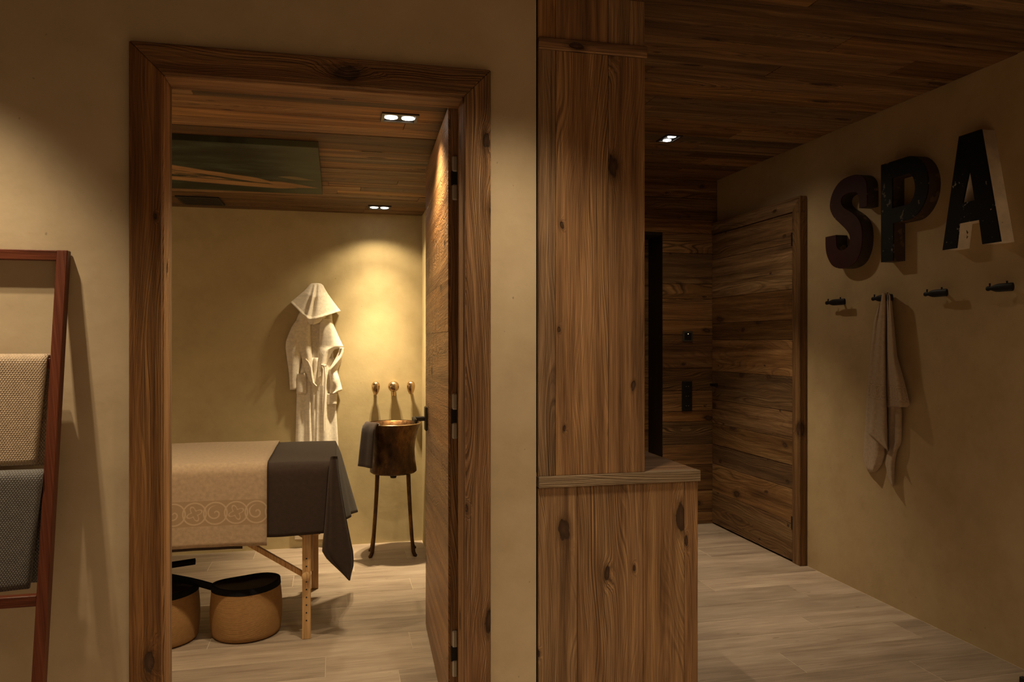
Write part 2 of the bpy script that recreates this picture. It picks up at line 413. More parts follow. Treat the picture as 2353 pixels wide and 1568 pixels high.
def weave(name, a, b, k=760., bumpd=.0015, kv=None, pattern=None, rough=.9, style='basket'):
    t = NT(name)
    uv = t.n('ShaderNodeTexCoord').outputs['UV']
    sp = t.n('ShaderNodeSeparateXYZ'); t.put(sp.inputs[0], uv)
    u, v = sp.outputs[0], sp.outputs[1]
    kv = kv or k
    su = t.math('SINE', t.math('MULTIPLY', u, k)); sv = t.math('SINE', t.math('MULTIPLY', v, kv))
    if style == 'waffle':
        h = t.math('MAXIMUM', t.math('ABSOLUTE', su), t.math('ABSOLUTE', sv))
    else:
        h = t.math('MULTIPLY_ADD', t.math('MULTIPLY', su, sv), .5, .5)
        h = t.math('ADD', h, t.math('MULTIPLY', t.math('ABSOLUTE', sv), .35))
    nz = t.noise(t.vec(t.math('MULTIPLY', u, 60), t.math('MULTIPLY', v, 60), 0.), 1, 3, .6)
    col = t.mix(t.math('MULTIPLY', h, .75, clamp=True), a, b)
    col = t.mix(1, col, t.ramp(nz, [(.3, .86), (.7, 1.1)]), 'MULTIPLY')
    if pattern:
        (v0, v1, per, line, ground) = pattern
        vv = t.mr(v, v0, v1, -1, 1)
        inb = t.math('LESS_THAN', t.math('ABSOLUTE', vv), 1.0)
        aspect = (v1 - v0) / 2
        def ringmask(off, rr, wd, sq=1.0):
            fu = t.math('SUBTRACT', t.math('FRACT', t.math('ADD', t.math('DIVIDE', u, per), off)), .5)
            x = t.math('MULTIPLY', fu, per / aspect)
            dd = t.math('SQRT', t.math('ADD', t.math('MULTIPLY', x, x), t.math('MULTIPLY', t.math('MULTIPLY', vv, vv), sq)))
            an = t.math('ARCTAN2', vv, x)
            return x, dd, an, t.math('LESS_THAN', t.math('ABSOLUTE', t.math('SUBTRACT', dd, rr)), wd)
        x1, d1, a1, m1 = ringmask(0., .86, .055)
        x2, d2, a2, m2 = ringmask(.5, .86, .055)
        # petals and scrolls inside each ring
        pet = t.math('ADD', .42, t.math('MULTIPLY', t.math('SINE', t.math('MULTIPLY', a1, 4.)), .17))
        m3 = t.math('LESS_THAN', t.math('ABSOLUTE', t.math('SUBTRACT', d1, pet)), .055)
        spi = t.math('FRACT', t.math('ADD', t.math('MULTIPLY', d2, 1.9), t.math('DIVIDE', a2, 6.2832)))
        m4 = t.math('MULTIPLY', t.math('LESS_THAN', t.math('ABSOLUTE', t.math('SUBTRACT', spi, .5)), .10), t.math('LESS_THAN', d2, .62))
        mm = t.math('MAXIMUM', t.math('MAXIMUM', m1, m2), t.math('MAXIMUM', m3, m4))
        edge = t.math('LESS_THAN', t.math('ABSOLUTE', t.math('SUBTRACT', t.math('ABSOLUTE', vv), 1.06)), .05)
        col = t.mix(inb, col, t.mix(mm, ground, line))
        col = t.mix(edge, col, ground)
    t.bump(t.math('ADD', h, t.math('MULTIPLY', nz, .4)), bumpd, .8)
    m = t.out(col, rough, .2)
    t.b.inputs['Sheen Weight'].default_value = .15
    return m
mcream = weave('cream_cotton', (.36, .27, .185), (.54, .42, .30), k=900, kv=560, bumpd=.0022)
mgrey = weave('charcoal_cotton', (.045, .042, .04), (.22, .21, .20), k=880, kv=620, bumpd=.0022)
mlinen = weave('sand_linen', (.41, .295, .20), (.50, .375, .265), k=1500, bumpd=.0007, pattern=(.545, .655, .17, (.53, .40, .28), (.385, .27, .175)))
mlinen2 = weave('sand_linen_hanging', (.44, .33, .23), (.53, .40, .285), k=1600, bumpd=.0006, pattern=(1.05, 1.13, .10, (.56, .43, .31), (.42, .31, .21)))
mbrown = weave('dark_brown_linen', (.030, .018, .014), (.052, .033, .027), k=1500, bumpd=.0007)
mwaffle = weave('white_waffle_cotton', (.78, .71, .60), (.93, .87, .77), k=820, bumpd=.0012, style='waffle')
mrope = None
def rope():
    t = NT('coiled_rope')
    tc = t.n('ShaderNodeTexCoord').outputs['Object']
    sp = t.n('ShaderNodeSeparateXYZ'); t.put(sp.inputs[0], tc)
    s = t.math('MULTIPLY_ADD', t.math('SINE', t.math('MULTIPLY', sp.outputs[2], 1400)), .5, .5)
    n = t.noise(tc, 60, 3)
    col = t.mix(t.math('MULTIPLY_ADD', n, .5, t.math('MULTIPLY', s, .4)), (.25, .13, .046), (.45, .26, .105))
    t.bump(t.math('ADD', s, t.math('MULTIPLY', n, .4)), .002, .7)
    return t.out(col, .75, .25)
mrope = rope()
mfelt = plain('black_felt', (.006, .006, .007), .9, spec=.15)
mlid = plain('dark_brown_leather', (.022, .010, .006), .6, spec=.3)
mdark = plain('dark_void', (.01, .008, .006), .9)

# ------------------------------------------------------------------ shell
CH, CM = 2.542, 2.20        # ceiling heights, hall and massage room
XR, YB = 2.755, 5.14        # right wall, end wall
XP = .567                   # massage room's right wall
XL = -2.35                  # massage room's left wall
YF, YI = 2.40, 2.585        # front wall faces
boxes('wall_front', [((-3.2, YF, 0), (-.53, YI, 2.60)), ((-.53, YF, 2.175), (.435, YI, 2.60)), ((.435, YF, 0), (.638, YI, 2.60))], mplaster).__setitem__('kind', 'structure')
tag(box('wall_right', (XR, -1.6, -.02), (XR + .15, 5.6, 2.60), mplaster_r), kind='structure')
tag(box('wall_back', (XL, YB, -.02), (XP + .02, YB + .15, 2.4), mplaster_m), kind='structure')
tag(box('wall_partition', (XP, YI, -.02), (.66, 5.6, 2.60), mplaster_m), kind='structure')
tag(box('wall_left', (XL - .1, YI, -.02), (XL, 5.3, 2.4), mplaster_m), kind='structure')
tag(boxes('wall_rear', [((-3.2, -1.7, -.02), (XR + .1, -1.6, 2.6)), ((-3.3, -1.7, -.02), (-3.2, YI, 2.6))], mplaster), kind='structure')
# end wall of the corridor: boards on a backing, a doorway to the left
XD, HD = 2.32, 2.143
endw = boxes('wall_corridor', [((XD, 5.156, -.02), (XR, 5.5, 2.60)), ((.66, 5.156, HD), (XD, 5.5, 2.60)), ((.66, 5.156, -.02), (1.42, 5.5, HD))], mdark)
tag(endw, kind='structure')
zs = [2.542, 2.40, 2.243, 2.143, 1.995, 1.77, 1.66, 1.503, 1.395, 1.15, .985, .836, .757, .59, .44, .25, .087, 0.0]
for a, b in zip(zs, zs[1:]):
    pr = R.uniform(0, .005)
    x0 = 1.30 if b >= HD - .01 else XD
    box('plank', (x0, 5.139 - pr, b + .0012), (XR - .001, 5.157, a - .0012), wen, endw, bev=.002)
for a, b in zip(zs[3:], zs[4:]):
    box('plank', (.662, 5.139, b + .001), (1.42, 5.157, a - .001), wen, endw, bev=.002)
d2 = tag(empty('door_2', (1.87, 5.38, 0)), kind='structure')
box('jamb', (XD - .004, 5.141, 0), (XD + .02, 5.50, HD), wblack, d2)
box('jamb', (1.40, 5.141, 0), (1.424, 5.50, HD), wblack, d2)
box('head', (1.424, 5.141, HD - .02), (XD - .004, 5.50, HD + .004), wblack, d2)
for a, b in zip(zs[3:], zs[4:]):
    box('plank', (1.43, 5.38, b + .001), (XD - .006, 5.41, (a if a < HD - .01 else HD - .021) - .001), wen, d2, bev=.002)

# floor: grout bed with wood-look tiles
fl = tag(box('floor', (-3.2, -1.7, -.06), (XR + .1, 5.6, -.0012), mgrout), kind='structure')
def tiles(x0, x1, y0, y1, offs, L=1.17):
    k = math.floor((y0 - 3.14) / .2)
    y = 3.14 + k * .2
    while y < y1 - .01:
        a, b = max(y, y0), min(y + .197, y1)
        off = offs.get(round((y - 3.14) / .2), None)
        if off is None: off = R.uniform(0, L)
        x = off - math.ceil((off - x0) / L) * L
        while x < x1:
            p, q = max(x, x0), min(x + L - .003, x1)
            if q - p > .02 and b - a > .02:
                box('tile', (p, a, -.009), (q, b, R.uniform(-.0003, .0002)), mtile, fl, bev=.0008)
            x += L
        y += .2
tiles(.664, XR - .004, 2.40, YB - .004, {2: 2.437, 0: 2.22, -2: 1.871, 4: 2.9, 1: 1.6, -1: 2.6})
tiles(-1.9, XP - .004, YI, YB - .004, {0: -.041, 4: .057, 6: -.233, 2: -.55, 1: .33, -1: .25, 3: -.30, 5: .41})
tiles(-2.2, XR - .004, .6, 2.40, {-5: 2.1, -6: 1.5, -7: 2.4})

# ceilings: boards along X under a dark backing
def ceiling(z, x0, x1, y0, y1, wmin, wmax, name='ceiling', holes=()):
    c = tag(box(name, (x0, y0, z + .012), (x1, y1, z + .05), mdark), kind='structure')
    y = y0
    while y < y1 - .02:
        wd = R.uniform(wmin, wmax); yy = min(y + wd, y1)
        if y1 - yy < .04: yy = y1
        x = x0 - R.uniform(0, 1.6)
        while x < x1:
            L = R.uniform(1.3, 2.7)
            p, q = max(x, x0), min(x + L, x1)
            if q - p > .03:
                dz = R.uniform(0, .003)
                box('plank', (p + .0005, y + .0012, z - dz), (q - .0005, yy - .0012, z + .013), wcx, c, bev=.0018)
            x += L
        y = yy
    return c
ceiling(CH, .66, XR - .002, 2.585, YB, .11, .19)
ceiling(CH, -.2, XR - .002, .9, 2.40, .12, .19)
tag(boxes('ceiling', [((-3.2, -1.7, CH), (XR + .1, .9, CH + .05)), ((-3.2, .9, CH), (-.2, 2.40, CH + .05)), ((.4, 2.40, CH + .001), (XR, 2.585, CH + .05))], wcx), kind='structure')
ceiling(CM, XL, XP, YI, YB, .085, .15)

# ------------------------------------------------------------------ door_1: casing, lining, open leaf
d1 = tag(empty('door_1', (-.05, YF, 0)), kind='structure')
YC = 2.378
xo, xi, xj, xq = P(296, 500, Y=YC).x, P(370, 500, Y=YC).x, P(1070, 500, Y=YC).x, P(1128, 500, Y=YC).x
zt, zo = P(700, 126, Y=YC).z, P(700, 190.5, Y=YC).z
off = (0, YF - YC + .002, 0)
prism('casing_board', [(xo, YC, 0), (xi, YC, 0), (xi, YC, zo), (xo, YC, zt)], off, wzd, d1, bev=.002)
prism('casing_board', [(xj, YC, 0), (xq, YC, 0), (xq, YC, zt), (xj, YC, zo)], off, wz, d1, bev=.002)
prism('casing_board', [(xi + .001, YC, zo), (xj - .001, YC, zo), (xq - .001, YC, zt), (xo + .001, YC, zt)], off, wx, d1, bev=.002)
box('lining', (-.532, YF + .002, 0), (-.506, YI, 2.15), wz, d1, bev=.002)
box('lining', (.409, YF + .002, 0), (.434, YI, 2.15), wz, d1, bev=.002)
box('lining', (-.532, YF + .002, 2.149), (.434, YI, 2.174), wx, d1, bev=.002)
box('stop_bead', (-.507, YF + .010, 0), (-.494, YF + .095, 2.138), wz, d1, bev=.005, seg=2)
box('stop_bead', (.399, YF + .006, 0), (.410, YF + .070, 2.118), wz, d1, bev=.005, seg=2)
box('stop_bead', (-.494, YF + .010, 2.128), (.399, YF + .095, 2.149), wx, d1, bev=.005, seg=2)
# leaf, standing open into the massage room
hx, hy = .3795, 2.612
la = math.atan((.4146 - .379) / (3.6 - 2.61))
rot = Matrix.Rotation(-la, 3, 'Z'); ab = Vector((hx, hy, 0))
LT = 2.172
leaf = box('door_leaf', (hx + .006, hy, .008), (hx + .036, hy + .985, LT), wz, d1, rot=rot, about=ab)
zz = .008
for h in (.17, .20, .185, .21, .19, .22, .20, .18, .21, .19, .20, .5):
    z1 = min(zz + h, LT)
    if z1 - zz > .02:
        box('plank', (hx - R.uniform(0, .0008), hy + .0, zz + .0002), (hx + .008, hy + .985, z1 - .0002), wleaf, leaf, bev=.0006, rot=rot, about=ab)
    zz = z1
def hinge(z0, z1, px):
    h = (z1 - z0)
    hp = boxes('hinge', [((px, hy - .010, z1 - h * .36), (px + .019, hy + .002, z1)), ((px, hy - .010, z0), (px + .019, hy + .002, z0 + h * .36))], msteel, leaf)
    m = hp.modifiers.new('b', 'BEVEL'); m.width = .005; m.segments = 2
    box('hinge_link', (px - .004, hy - .006, z0 + h * .34), (px + .016, hy + .002, z1 - h * .34), mblack, leaf)
hinge(1.838, 1.992, .3925); hinge(1.010, 1.168, .3925); hinge(.185, .345, .3925)
hp = P(972, 951, Y=3.47)
hb = bmesh.new()
add_box(hb, (.345, 3.46, .985), (.402, 3.48, 1.005), .004)
add_box(hb, (.338, 3.36, .984), (.352, 3.485, 1.006), .005)
add_box(hb, (.395, 3.445, .94), (.406, 3.495, 1.05), .004)
from_bm('door_handle', hb, mdarkiron, leaf)

# ------------------------------------------------------------------ door_3 on the right wall
d3 = tag(empty('door_3', (2.73, 4.6, 0)), kind='structure')
XC = 2.707
prism('casing_board', [(XC, 4.035, 0), (XC, 4.115, 0), (XC, 4.115, 2.137), (XC, 4.035, 2.222)], (XR - XC - .001, 0, 0), wdz, d3, bev=.002)
prism('casing_board', [(XC, 4.036, 2.222), (XC, 4.116, 2.137), (XC, 5.135, 2.137), (XC, 5.135, 2.222)], (XR - XC - .001, 0, 0), wdy, d3, bev=.002)
lf3 = box('door_leaf', (2.722, 4.119, .006), (2.753, 5.132, 2.133), mdark, d3)
zs3 = [2.132, 1.948, 1.666, 1.48, 1.358, 1.13, .919, .746, .59, .446, .244, .01]
for a, b in zip(zs3, zs3[1:]):
    box('plank', (2.712 - R.uniform(0, .003), 4.120, b + .001), (2.723, 5.130, a - .001), wdy, lf3, bev=.0018)
box('hinge_barrel', (2.705, 4.112, 1.93), (2.716, 4.124, 2.01), mblack, d3)
box('hinge_barrel', (2.705, 4.112, .20), (2.716, 4.124, .28), mblack, d3)
hb = bmesh.new()
add_box(hb, (2.665, 5.045, 1.02), (2.714, 5.062, 1.04), .003); add_box(hb, (2.655, 4.97, 1.02), (2.668, 5.065, 1.04), .004)
from_bm('door_handle', hb, mdarkiron, lf3)

# ------------------------------------------------------------------ wood-clad pillar and counter
pil = empty('pillar', (.83, 2.64, .905), 'tall square pillar clad in knotty pine boards, rising from the counter to the ceiling', 'pillar')
xs = [.645, P(1277, 700, Y=YF).x, P(1398, 700, Y=YF).x, P(1482, 700, Y=YF).x]
x3 = xs[-1]
for a, b in zip(xs, xs[1:]):
    box('board', (a + .0006, YF, .906), (b - .0006, YF + .02, 2.307), wpan, pil, bev=.0012)
    box('board', (a + .0006, YF + .002, 2.346), (b - .0006, YF + .02, 2.50), wpan, pil, bev=.0012)
box('board', (x3 - .02, YF + .0205, .906), (x3, 2.64, 2.307), wpan, pil, bev=.0012)
box('board', (x3 - .02, 2.641, .906), (x3, 2.86, 2.307), wpan, pil, bev=.0012)
box('board', (x3 - .02, YF + .0205, 2.346), (x3, 2.86, 2.50), wpan, pil, bev=.0012)
box('band', (.645, YF - .008, 2.3075), (x3 + .006, 2.87, 2.3455), wx, pil, bev=.002)
box('band', (.645, YF + .006, 2.5005), (x3 - .008, 2.86, 2.541), wx, pil, bev=.002)
box('core', (.662, YF + .0215, .906), (x3 - .0215, 2.855, 2.30), mdark, pil)
cnt = empty('counter', (.93, 2.65, 0), 'waist high pine-clad counter with thick plank top below the pillar', 'counter')
xe = P(1604, 1200, Y=YF).x
box('countertop', (.645, YF + .0255, .868), (xe + .005, 2.88, .9055), wx, cnt, bev=.003, seg=2)
box('edge_board', (.645, YF - .010, .868), (xe + .006, YF + .025, .906), wtop, cnt, bev=.003, seg=2)
xs = [.645, P(1327, 1300, Y=YF).x, P(1478, 1300, Y=YF).x, P(1573, 1300, Y=YF).x, xe]
for a, b in zip(xs, xs[1:]):
    box('board', (a + .0006, YF, 0.001), (b - .0006, YF + .02, .8675), wpan, cnt, bev=.0012)
for a, b in ((YF + .0205, 2.60), (2.6005, 2.86)):
    box('board', (xe - .02, a, .001), (xe, b, .8675), wpan, cnt, bev=.0012)
box('core', (.662, YF + .0215, .001), (xe - .0215, 2.855, .86), mdark, cnt)

# ------------------------------------------------------------------ downlights, vent, ceiling picture
def downlight(x, y, z, along, hx_, hy_, lab):
    o = empty('downlight', (x, y, z), lab, 'light', 'recessed twin downlights')
    bm = bmesh.new(); t = .012
    for a, b in (((-hx_, -hy_), (hx_, -hy_ + t)), ((-hx_, hy_ - t), (hx_, hy_)), ((-hx_, -hy_ + t), (-hx_ + t, hy_ - t)), ((hx_ - t, -hy_ + t), (hx_, hy_ - t))):
        add_box(bm, (x + a[0], y + a[1], z - .008), (x + b[0], y + b[1], z + .003), .001)
    from_bm('bezel', bm, mchrome, o)
    box('plate', (x - hx_ + t, y - hy_ + t, z - .0035), (x + hx_ - t, y + hy_ - t, z + .002), mblack, o)
    for k in (-1, 1):
        lx, ly = (x + k * .032, y) if along == 'x' else (x + .004 * k, y + k * .04)
        lathe('lamp', [(.0, -.003), (.016, -.0025), (.0245, .0), (.0245, .004)], (lx, ly, z - .0055), mlamp, o, seg=24, cap=False)
    return o
downlight(.235, 2.897, CM, 'x', .069, .056, 'lit twin downlight in the massage room ceiling nearest the doorway')
downlight(.268, 4.875, CM, 'x', .071, .062, 'lit twin downlight in the massage room ceiling above the wash basin')
downlight(1.905, 4.125, CH, 'y', .052, .075, 'lit twin downlight in the corridor plank ceiling beyond the pillar')
vt = empty('air_vent', (-.79, 4.87, CM), 'dark rectangular air vent flush in the plank ceiling above the robe', 'vent')
vt['label'] = 'dark rectangular air vent set in the massage room plank ceiling'
vt['category'] = 'vent'
boxes('frame', [((-.912, 4.735, CM - .010), (-.672, 4.75, CM - .002)), ((-.912, 4.985, CM - .010), (-.672, 5.0, CM - .002)), ((-.912, 4.75, CM - .010), (-.898, 4.985, CM - .002)), ((-.686, 4.75, CM - .010), (-.672, 4.985, CM - .002))], mblack, vt)
for k in range(9):
    yv = 4.757 + k * .0265
    box('slat', (-.898, yv, CM - .009), (-.686, yv + .019, CM - .003), mblack, vt)

def art():
    t = NT('painted_panel')
    tc = t.n('ShaderNodeTexCoord').outputs['Object']
    sp = t.n('ShaderNodeSeparateXYZ'); t.put(sp.inputs[0], tc); x, y = sp.outputs[0], sp.outputs[1]
    n = t.noise(t.vmul(tc, (4, 11, 1)), 1, 5, .65); n2 = t.noise(t.vmul(tc, (2, 5, 1)), 1, 3)
    bg = t.ramp(t.math('ADD', t.math('MULTIPLY', n, .5), t.math('MULTIPLY', n2, .5)), [(.35, (.012, .011, .006)), (.5, (.026, .030, .017)), (.68, (.060, .078, .052))])
    edge_green = t.mr(x, .45, .76, 0, 1, True)  # picture's own lighter green towards its right edge
    bg = t.mix(t.math('MULTIPLY', edge_green, .55), bg, (.115, .125, .075))
    def band(x0, y0, x1, y1, w0, w1, slope_n=.05):
        yc = t.mr(x, x0, x1, y0, y1); wd = t.mr(x, x0, x1, w0, w1)
        dd = t.math('ABSOLUTE', t.math('SUBTRACT', t.math('ADD', y, t.math('MULTIPLY', t.math('SUBTRACT', n2, .5), slope_n)), yc))
        ends = t.math('MULTIPLY', t.mr(x, x0 - .02, x0 + .10, 0, 1, True), t.mr(x, x1 - .10, x1 + .03, 1, 0, True))
        f = t.math('DIVIDE', dd, t.math('MAXIMUM', t.math('MULTIPLY', wd, t.math('POWER', ends, .6)), .0005))
        return t.mr(f, .7, 1.15, 1, 0, True)
    a = band(.0, -.06, .52, .24, .05, .06); b = band(.5, .24, .73, .34, .07, .04)
    c = band(-.2, .20, .62, .36, .05, .06); d = band(.03, .08, .30, .22, .11, .03, .12)
    e = band(.58, .10, .72, .14, .06, .03)
    tan = t.ramp(n, [(.3, (.24, .13, .055)), (.6, (.36, .21, .10)), (.8, (.42, .27, .14))])
    col = bg
    col = t.mix(t.math('MULTIPLY', d, t.mr(n, .42, .55, 0, .9)), col, tan)
    for m in (a, b, c): col = t.mix(m, col, tan)
    col = t.mix(t.math('MULTIPLY', e, .7), col, (.26, .19, .10))
    return t.out(col, .65, .2)
pp = tag(box('ceiling_picture', (-1.62, 3.325, CM - .030), (-.073, 4.378, CM - .002), art(), bev=.002), 'large dark green painted panel with tan streaks fixed flat to the massage room ceiling', 'picture')

# ------------------------------------------------------------------ massage table and its cloths
tb = empty('massage_table', (-.95, 3.91, 0), 'massage table on pale wooden legs under cream and dark brown towels', 'table')
TX0, TX1, TY0, TY1, TZ = -1.86, -.012, 3.525, 4.285, .795
m = box('cushion', (TX0, TY0, .725), (TX1, TY1, TZ), mlid, tb, bev=.03, seg=4); soft(m, 60)
boxes('frame', [((TX0 + .03, TY0 + .02, .655), (TX1 - .04, TY0 + .045, .724)), ((TX0 + .03, TY1 - .045, .655), (TX1 - .04, TY1 - .02, .724)), ((TX0 + .03, TY0 + .045, .655), (TX0 + .055, TY1 - .045, .724)), ((TX1 - .065, TY0 + .045, .655), (TX1 - .04, TY1 - .045, .724))], wbeech, tb)
def leg(cx, y, outward):
    """adjustable leg: upper board, and lower board with a row of holes and a knob"""
    yo = y + outward * .013
    up = box('upper_leg', (cx - .012, min(y, y - outward * .020), .30), (cx + .030, max(y, y - outward * .020), .70), wbeech, tb, bev=.003)
    prof = [(cx + .0188 * math.cos(a), y + outward * .022, .475 + .0188 * math.sin(a)) for a in [math.pi * k / 10 for k in range(11)]]
    lw = prism('leg', [(cx + .0188, y + outward * .022, 0)] + prof + [(cx - .0188, y + outward * .022, 0)], (0, -outward * .020, 0), wbeech, tb, bev=.002)
    if cx > -1:
        for k in range(9):
            z = .365 - k * .035
            if abs(z - .2895) > .02: lathe('peg_hole', [(.0034, 0), (.0034, .0015)], (cx, y + outward * .0218, z), mblack, lw, (0, outward, 0), 10)
    lathe('knob', [(.0, .030), (.012, .030), (.020, .026), (.021, .018), (.018, .010), (.010, .008), (.010, 0)], (cx, y + outward * .022, .2895), wbeech, tb, (0, outward, 0), 24)
leg(-.130, 3.575, -1)
leg(-.112, 4.262, 1)
leg(-1.72, 3.575, -1)
leg(-1.72, 4.262, 1)
b0, b1 = P(572, 1250, Y=3.60), P(700, 1322, Y=3.60)
def brace(y):
    d = (b1 - b0); nrm = Vector((-d.z, 0, d.x)).normalized() * .011
    prism('brace', [(b0.x + nrm.x, y, b0.z + nrm.z), (b1.x + nrm.x, y, b1.z + nrm.z), (b1.x - nrm.x, y, b1.z - nrm.z), (b0.x - nrm.x, y, b0.z - nrm.z)], (0, .022, 0), wbeech, tb, bev=.002)
    a = b0 - d * .9
    prism('brace', [(b0.x + nrm.x, y, b0.z + nrm.z), (b0.x - nrm.x, y, b0.z - nrm.z), (b0.x - .28 - nrm.x, y, .66), (b0.x - .28 + nrm.x, y, .68)], (0, .022, 0), wbeech, tb, bev=.002)
brace(3.590); brace(4.235)

def over_table(bm, x0, x1, zf, zb, lift, wob=0.003, nx=40, seed=0., v_off=0.):
    """sheet lying over the table: hangs at the front to zf, at the back to zb"""
    r = .045; yf, yb, zt_ = TY0 - .006 - lift, TY1 + .006 + lift, TZ + .004 + lift
    path = [(yf, zf)]
    path += [(yf, zf + (zt_ - r - zf) * k / 16) for k in range(1, 17)]
    path += [(yf + r - r * math.cos(a), zt_ - r + r * math.sin(a)) for a in [math.pi / 2 * k / 8 for k in range(1, 9)]]
    path += [(yf + r + (yb - yf - 2 * r) * k / 14, zt_) for k in range(1, 15)]
    path += [(yb - r + r * math.sin(a), zt_ - r + r * math.cos(a)) for a in [math.pi / 2 * k / 8 for k in range(1, 9)]]
    path += [(yb, zt_ - r + (zb - zt_ + r) * k / 8) for k in range(1, 9)]
    ln = [0.]
    for a, b in zip(path, path[1:]): ln.append(ln[-1] + math.hypot(b[0] - a[0], b[1] - a[1]))
    n = len(path) - 1
    def f(s, t):
        i = round(t * n); y, z = path[i]; x = x0 + (x1 - x0) * s
        if y < yf + r and z < zt_ - r:
            k = (zt_ - r - z) / (zt_ - r - zf)
            y -= k * (wob * 2 + wob * math.sin(x * 21 + seed) + .6 * wob * math.sin(x * 47 + seed * 2))
            z += k * .004 * math.sin(x * 9 + seed)
        elif z > zt_ - .002: z += wob * .35 * math.sin(x * 13 + y * 17 + seed)
        return (x, y, z)
    def uvf(s, t):
        i = round(t * n); return (x0 + (x1 - x0) * s, zf + ln[i] + v_off)
    add_grid(bm, nx, n, f, uvf)
bm = bmesh.new(); over_table(bm, -1.9, -.40, .437, .60, .0005, .003, 30, .4)
tag(sheet('sheet', bm, mbrown, thick=.003), 'dark sheet showing as a thin line below the cream towel on the massage table', 'sheet')
# cream towel; its woven border sits where the cloth hangs at the front
bm = bmesh.new(); over_table(bm, -1.88, -.297, .452, .55, .013, .003, 60, .4)
tag(sheet('towel', bm, mlinen, thick=.005), 'sand coloured towel with a woven scroll border over the massage table', 'towel', 'towels')
# dark towel over the end of the table, its corners falling as points
bm = bmesh.new()
over_table(bm, -.325, -.002, .486, .50, .0045, .003, 24, .4)
def endhang(s, t):
    y0, y1, r = TY0 - .0105, TY1 + .0105, .045
    y = y0 + (y1 - y0) * s
    e = min(y - y0, y1 - y, r)
    top = .8035 - r + math.sqrt(max(0, r * r - (r - e) ** 2))
    zb_ = .50 - .095 * s ** 1.5
    z = top + (zb_ - top) * t
    x = -.003 + .010 * min(1, t * 6) + t * (.026 + .092 * s ** 1.4 + .008 * math.sin(s * 17))
    return (x, y, z)
add_grid(bm, 40, 20, endhang, lambda s, t: (s * .8, t * .4))
# front corner point: a folded flap in front of the hanging side
FR = [(1050, 760, 775), (1075, 757, 777), (1100, 755, 780), (1140, 752, 786), (1180, 749, 793), (1215, 746, 800), (1250, 742, 807), (1268, 741, 811), (1285, 752, 812), (1300, 768, 812), (1318, 787, 807), (1334, 802, 804)]
def cv(u, v, d): return P(u, v, Y=3.503 - d)
add_relief(bm, FR, cv, 18, 34, .030, .006, lambda s, t: (.010 * math.sin(s * 6.5 + 1.0 + t) - .014 * math.exp(-((s - .18) / .08) ** 2)) * min(1, t * 3))
sh = sheet('towel', bm, mbrown, thick=.004)
tag(sh, 'dark brown towel over the end of the massage table, corners hanging in points', 'towel', 'towels')

# ------------------------------------------------------------------ rope baskets
def basket(cx, cy, ang, lab, rz=0.):
    o = empty('basket', (cx, cy, 0), lab, 'basket', 'rope baskets under the massage table')
    n = 48; bm = bmesh.new()
    def ring(h, lens, infl=0.0):
        out = []
        for k in range(n):
            th = 2 * math.pi * k / n
            r = (.150 + .010 * math.sin(math.pi * min(1, h / .23)) + infl)
            a = th - ang
            r_l = r * (1 - .24 * lens * math.sin(a) ** 2)
            zz = h + lens * .010 * (math.cos(a) ** 2)
            out.append((cx + r_l * math.cos(th), cy + r_l * math.sin(th), zz))
        return out
    def loft(rings, mat, name):
        b = bmesh.new()
        R_ = [[b.verts.new(p) for p in rg] for rg in rings]
        for A, B in zip(R_, R_[1:]):
            for k in range(n): b.faces.new((A[k], A[(k + 1) % n], B[(k + 1) % n], B[k]))
        return b, R_
    hs = [0.001, .004, .012, .03, .07, .11, .15, .185, .208]
    lens = [0, 0, 0, .02, .10, .28, .55, .8, .92]
    inf = [-.016, -.008, 0, 0, 0, 0, 0, 0, 0]
    b, R_ = loft([ring(h, l, i) for h, l, i in zip(hs, lens, inf)], mrope, 'body')
    b.faces.new(R_[0])
    x = from_bm('body', b, mrope, o); soft(x, 60); bm.free()
    b, R_ = loft([ring(.205, .91, .002), ring(.229, 1.0, .003), ring(.231, 1.0, -.004), ring(.229, 1.0, -.011), ring(.19, .85, -.012)], mfelt, 'rim')
    x = from_bm('rim', b, mfelt, o); soft(x, 60)
    b, R_ = loft([ring(.222, .97, -.0115), ring(.215, .96, -.02), ring(.213, .95, -.07)], mlid, 'lining')
    b.faces.new(R_[-1])
    x = from_bm('lining', b, mlid, o); soft(x, 60)
    return o
bk1 = basket(-.404, 3.705, rad(22), 'round tan rope basket with black rim, fully in view beside the table leg')
bk2 = basket(-.765, 3.70, rad(22), 'tan rope basket with black rim, half hidden behind the left door casing')
def strap(name, pts, wv, th, mat, parent):
    pts = [Vector(p) for p in pts]; b = bmesh.new(); rings = []
    wv = Vector(wv)
    for i, p in enumerate(pts):
        d = (pts[min(i + 1, len(pts) - 1)] - pts[max(i - 1, 0)]).normalized()
        nn = d.cross(wv).normalized() * th
        rings.append([b.verts.new(p + wv + nn), b.verts.new(p + wv - nn), b.verts.new(p - wv - nn), b.verts.new(p - wv + nn)])
    for A, B in zip(rings, rings[1:]):
        for k in range(4): b.faces.new((A[k], A[(k + 1) % 4], B[(k + 1) % 4], B[k]))
    b.faces.new(rings[0]); b.faces.new(rings[-1])
    x = from_bm(name, b, mat, parent, origin=None)
    m_ = x.modifiers.new('b', 'BEVEL'); m_.width = .003; m_.segments = 2
    return x
strap('handle', [(-.545, 3.655, .235), (-.60, 3.69, .243), (-.66, 3.735, .247), (-.76, 3.80, .252), (-.86, 3.86, .252)], (.007, -.012, .017), .005, mfelt, bk1)
strap('handle', [(-.93, 3.72, .24), (-.88, 3.84, .262), (-.80, 3.93, .268), (-.70, 3.99, .262), (-.675, 4.00, .262)], (.004, -.020, .016), .007, mfelt, bk2)

